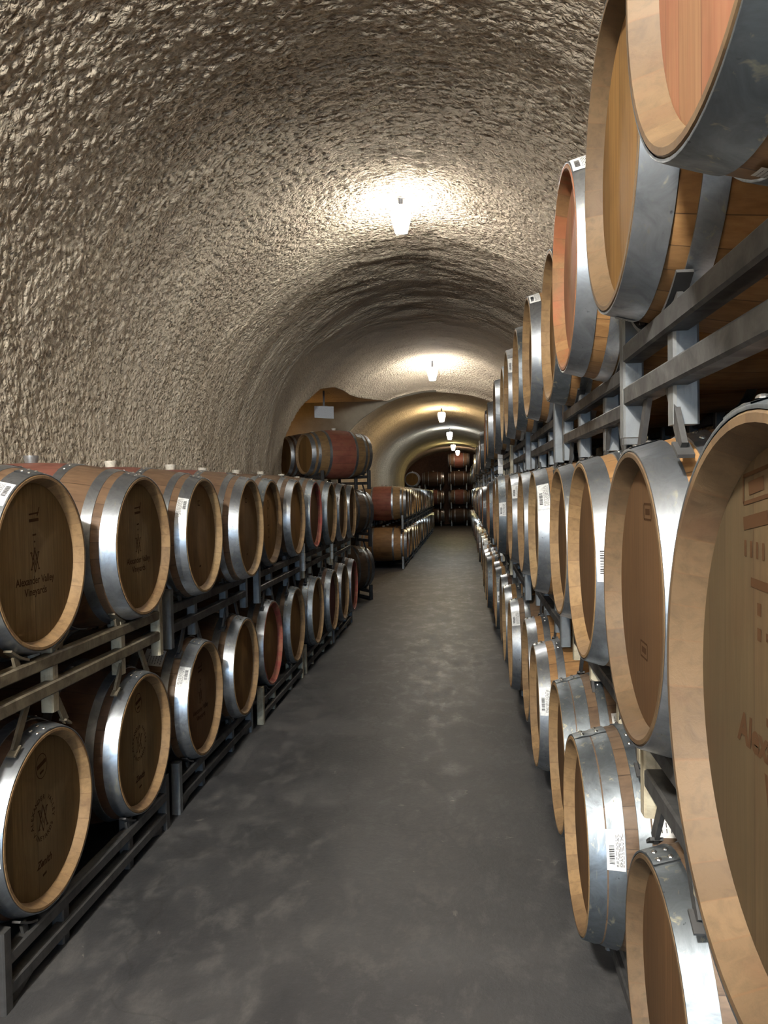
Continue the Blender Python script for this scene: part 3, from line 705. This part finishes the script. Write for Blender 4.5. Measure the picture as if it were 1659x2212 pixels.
# ---- right row, three tiers
RIGHT = {
 1: [(.363, 1.637, dict(s='aged', h='brown', c='grey', hoops='std', mk='d', label='bottom right barrel nearest the camera, its steel hoop catching the light at the picture bottom')),
     (.316, 2.445, dict(s='aged', h='brown', c='tan', hoops='dbl', mk='d', stickers=[(.045, .092, -1.30, .34), (.165, .255, -1.02, .34, .0015, False)], label='bottom right barrel with wide double hoop, taped barcode and a white paper sheet')),
     (.338, 3.134, dict(s='aged', h='brown', hoops='dbl', mk='d', stickers=[(.17, .255, -.9, .26, .0015, False)], label='bottom right barrel just behind the one with the white paper sheet')),
     (.316, 3.869, dict(s='oak', h='oak', hoops='std', stickers=[(.004, .052, -1.25, .42)], label='bottom right barrel with a tall white barcode label on its hoop, fourth from the camera')),
     (.33, 4.61, dict(s='oak', h='oak', label='fifth barrel from the camera in the bottom row on the right')),
     (.285, 5.37, dict(s='aged', h='oak', stickers=[(.004, .052, -.8, .36)], label='bottom right barrel with a label high on its hoop, sixth from the camera'))],
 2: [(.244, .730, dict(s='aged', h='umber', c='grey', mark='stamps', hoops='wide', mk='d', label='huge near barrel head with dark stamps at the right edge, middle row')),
     (.316, 1.607, dict(s='oak', h='brown', c='grey', mark='boxes', hoops='wide', label='second middle right barrel, its broad hoop shading to blue, stamps on its head')),
     (.330, 2.377, dict(s='oak', h='brown', c='tan', hoops='std', stickers=[(.004, .052, -1.45, .44)], label='middle right barrel with a long pale barcode label on its hoop, third from the camera')),
     (.356, 3.177, dict(s='oak', h='brown', hoops='std', label='middle right barrel between the two with barcode labels, fourth from the camera')),
     (.325, 3.93, dict(s='oak', h='oak', c='pale', hoops='wide', stickers=[(.004, .056, -.95, .46)], label='middle right barrel with a bright white barcode label over wood-edged hoops, fifth along')),
     (.32, 4.70, dict(s='oak', h='oak', label='sixth barrel from the camera in the middle row on the right')),
     (.30, 5.45, dict(s='oak', h='gold', stickers=[(.004, .052, -.9, .36)], label='seventh barrel from the camera in the middle row on the right, white label on hoop'))],
 3: [(.215, .797, dict(s='oak', h='rose', c='grey', hoops='wide', mk='d', stickers=[(.075, .105, 3.02, .10, .0048, False)], label='top right corner barrel, nearest above the camera, with wine-pink head and stained hoop')),
     (.274, 1.555, dict(s='oak', h='gold', c='grey', hoops='wide', mk='g', stickers=[(.02, .055, 3.0, .10, .0048, False)], label='large top-row barrel beneath the corner one, golden rim and blue-grey hoops')),
     (.289, 2.359, dict(s='oak', h='rose', c='amber', hoops='std', stickers=[(.004, .052, -.62, .36)], label='top right barrel with orange-red rim and barcode label high on its hoop')),
     (.330, 3.179, dict(s='oak', h='gold', hoops='wide', mk='d', label='top right barrel just beyond the red-rimmed one, a thin golden sliver of head')),
     (.305, 3.93, dict(s='oak', h='oak', mk='g', stickers=[(.004, .052, -.55, .36)], label='top right barrel with small label high on its hoop, fifth from the camera')),
     (.30, 4.70, dict(s='oak', h='oak', mk='d', label='sixth barrel from the camera in the top row on the right')),
     (.285, 5.45, dict(s='aged', h='oak', stickers=[(.004, .052, -1.0, .40)], label='seventh barrel from the camera in the top row on the right, label on its hoop'))]}
SV = ['oak', 'oak', 'aged', 'wine', 'dark', 'aged']; HV = ['oak', 'gold', 'brown', 'olive', 'oak']; CV = ['tan', 'pale', 'tan', 'grey', 'amber']
for tier, rows in RIGHT.items():
    grp = 'barrels in the %s row on the right' % TN[tier]
    y = rows[-1][1]; allr = [(x, yy, d) for x, yy, d in rows]; n = len(rows)
    rr = random.Random(40+tier)
    while True:
        y += .735 if (n % 2) else .79
        if y > 34.6: break
        d = dict(s=rr.choice(SV), h=rr.choice(HV), c=rr.choice(CV), mk=rr.choice('gd'), hoops=rr.choice(('std', 'std', 'wide')))
        if rr.random() < .35: d['stickers'] = [S0[:2]+(-rr.choice((.8, 1.1, 1.4)), .34)]
        allr.append((.27+rr.uniform(-.03, .035), y, d)); n += 1
    for i, (x, yy, d) in enumerate(allr):
        d = dict(d); far = yy > 17
        if far: d = dict(s=d['s'], h=d['h'], c=d['c'], far=True)
        lab = d.pop('label', None)
        if not lab:
            if i < 16: lab = 'edge-on oak barrel, %s from the camera in the %s row on the right' % (ORD[i], TN[tier])
            else: lab = 'small distant barrel deep in the %s row on the right, seen edge-on' % TN[tier]; 
        barrel(x, yy, TZ[tier]-drop(yy), False, lab, grp if i < 16 else 'distant barrels in the %s row on the right' % TN[tier], **d)
    # one rack under each pair
    pairs = []; j = 0
    while j < len(allr):
        if tier == 1 and j == 0: pass
        a = allr[j]; b2 = allr[j+1] if j+1 < len(allr) else None
        if b2: pairs.append(((a[1]+b2[1])/2, b2[1]-a[1], (a[0]+b2[0])/2)); 
        else: pairs.append((a[1]+.36, .74, a[0]))
        j += 2
    for k, (yc, p, x) in enumerate(pairs):
        far = yc > 17; p = round(p/.02)*.02
        if k < 8: lab = 'steel barrel rack in the %s tier on the right, %s from the camera' % (TN[tier], ORD[k])
        else: lab = 'distant steel barrel rack deep in the %s tier on the right' % TN[tier]
        if (tier, k) == (3, 0): lab = 'heavy dark rack with grey posts under the nearest top right barrels'
        if (tier, k) == (2, 0): lab = 'rack with cream posts beneath the huge middle right barrel'
        rack(x+.0, yc, TZ[tier]-.48-drop(yc), False, lab, ('racks of the %s tier on the right' if k < 8 else 'distant racks of the %s tier on the right') % TN[tier], 1.31, p, tier > 1,
             'cream' if (tier == 2 and k < 2) or (k % 7 == 4) else 'dark', far, tags=(-1,) if (k in (5, 8) and not far) else ())

# ---- the turned stack at the mouth of the side passage
ang = PI+math.radians(36)                       # its far-left heads swing towards the camera
for tier in (1, 2, 3):
    c = Vector((-1.87, 11.55)); ax = Vector((math.cos(ang), math.sin(ang))); pe = Vector((-ax.y, ax.x))*-1
    st = [('oak', 'gold', 'left-hand barrel'), ('aged', 'olive', '')][0]
    sty = {1: dict(s='aged', h='gold', hoops='wide'), 2: dict(s='aged', h='oak', hoops='wide'), 3: dict(s='wine', h='gold', hoops='wide')}[tier]
    labs = {1: 'bottom barrel of the turned stack, its bright right-hand hoops showing past the left row', 2: 'middle barrel of the turned stack with two white labels by its right-hand hoops', 3: 'wine-banded barrel lying high on the turned stack, its left head showing'}
    o = c - ax*(L/2); zz = TZ[tier]-.115
    # local x runs from right end (origin) to the left end
    S = [(.14, .22, .62, .24, .0015, False), (.004, .056, .62, .30, .0048, False)]
    bb = barrel(o.x, o.y, zz, True, labs[tier], 'barrels in the turned stack on the left', rz=ang, stickers=S, **sty)
    if tier == 3: put('paper_label', stk(.004, .045, 1.0, .2, .0048, False, False, 2), bb, FLIP, PI)
    o2 = o - pe*.72 if False else o + Vector((-math.sin(math.radians(36)), math.cos(math.radians(36))))*.72
    barrel(o2.x, o2.y, zz, True, 'rear barrel of the turned stack, %s tier, behind the front one' % TN[tier], 'barrels in the turned stack on the left', rz=ang, s='dark', h='olive')
    mid = (o+o2)/2
    rack(mid.x-ax.x*.0, mid.y, zz-.48, True, 'dark rack under the %s tier of the turned stack' % TN[tier], 'racks of the turned stack', 1.33, .72, tier > 1, 'grey', rz=ang)

# ---- left row of the lower tunnel, two tiers
rr = random.Random(5)
for tier in (1, 2):
    y = 16.35; i = 0; ps = []
    while y < 31.5:
        s = ('oak' if tier == 1 else 'wine') if i == 0 else rr.choice(SV)
        far = i > 1
        if i == 0: lab = 'side-on barrel starting the lower tunnel left row, %s' % ('on the floor rack' if tier == 1 else 'upper tier, wine-red belly')
        elif i < 8: lab = '%s barrel of the %s tier in the lower tunnel left row' % (ORD[i], 'bottom' if tier == 1 else 'upper')
        else: lab = 'distant barrel at the far end of the lower tunnel left row, %s tier' % ('bottom' if tier == 1 else 'upper')
        barrel(-1.17+rr.uniform(-.02, .02), y, TZ[tier]-drop(y), True, lab, 'barrels in the lower tunnel left row, %s tier%s' % (TN[tier], '' if i < 8 else ', far part'), s=s, h=rr.choice(HV), c=rr.choice(CV), far=far)
        ps.append(y); y += .72 if i % 2 == 0 else .80; i += 1
    for k in range(0, len(ps)-1, 2):
        yc = (ps[k]+ps[k+1])/2
        lab = 'steel rack with a silver end post under the first side-on barrel, %s tier' % TN[tier] if k == 0 else ('rack of the lower tunnel left row, %s tier, %s along' % (TN[tier], ORD[k//2]) if k < 8 else 'distant rack of the lower tunnel left row, %s tier' % TN[tier])
        rack(-1.17, yc, TZ[tier]-.48-drop(yc), True, lab, 'racks of the lower tunnel left row%s' % ('' if k < 8 else ', far part'), 1.33, .72, tier > 1, 'dark', k > 0)

# ---- stacks against the end wall
for nm, x, n in (('right-hand', -.23, 4), ('middle', -1.40, 3)):
    for tier in range(1, n+1):
        place = ['bottom', 'second', 'third', 'topmost'][tier-1]
        for j, y in enumerate((36.64, 37.37)):
            lab = 'dark barrel side-on at the end wall, %s in the %s stack' % (place, nm) if j == 0 else 'barrel against the end wall behind the %s one of the %s stack' % (place, nm)
            barrel(x-.485, y, TZ[tier]-.25, False, lab, 'barrels in the end wall stacks', s='dark' if tier in (1, 3) else 'rosy', h='brown', far=True)
        rack(x-.485, 37.005, TZ[tier]-.73, False, 'rack under the %s barrels of the %s end wall stack' % (place, nm), 'racks in the end wall stacks', 1.33, .73, tier > 1, 'dark', True)
for tier in (1, 2, 3):
    place = ['bottom', 'middle', 'topmost'][tier-1]
    barrel(-2.30, 35.6, TZ[tier]-.25, False, 'barrel facing the camera with its round head, %s of the far left stack' % place, 'barrels in the far left stack', s='aged', h='gold', far=True, rz=PI/2)
    rack(-2.30, 35.6, TZ[tier]-.73, False, 'rack under the %s head-on barrel of the far left stack' % place, 'racks in the far left stack', .66, 0.0, tier > 1, 'dark', True, rz=PI/2)
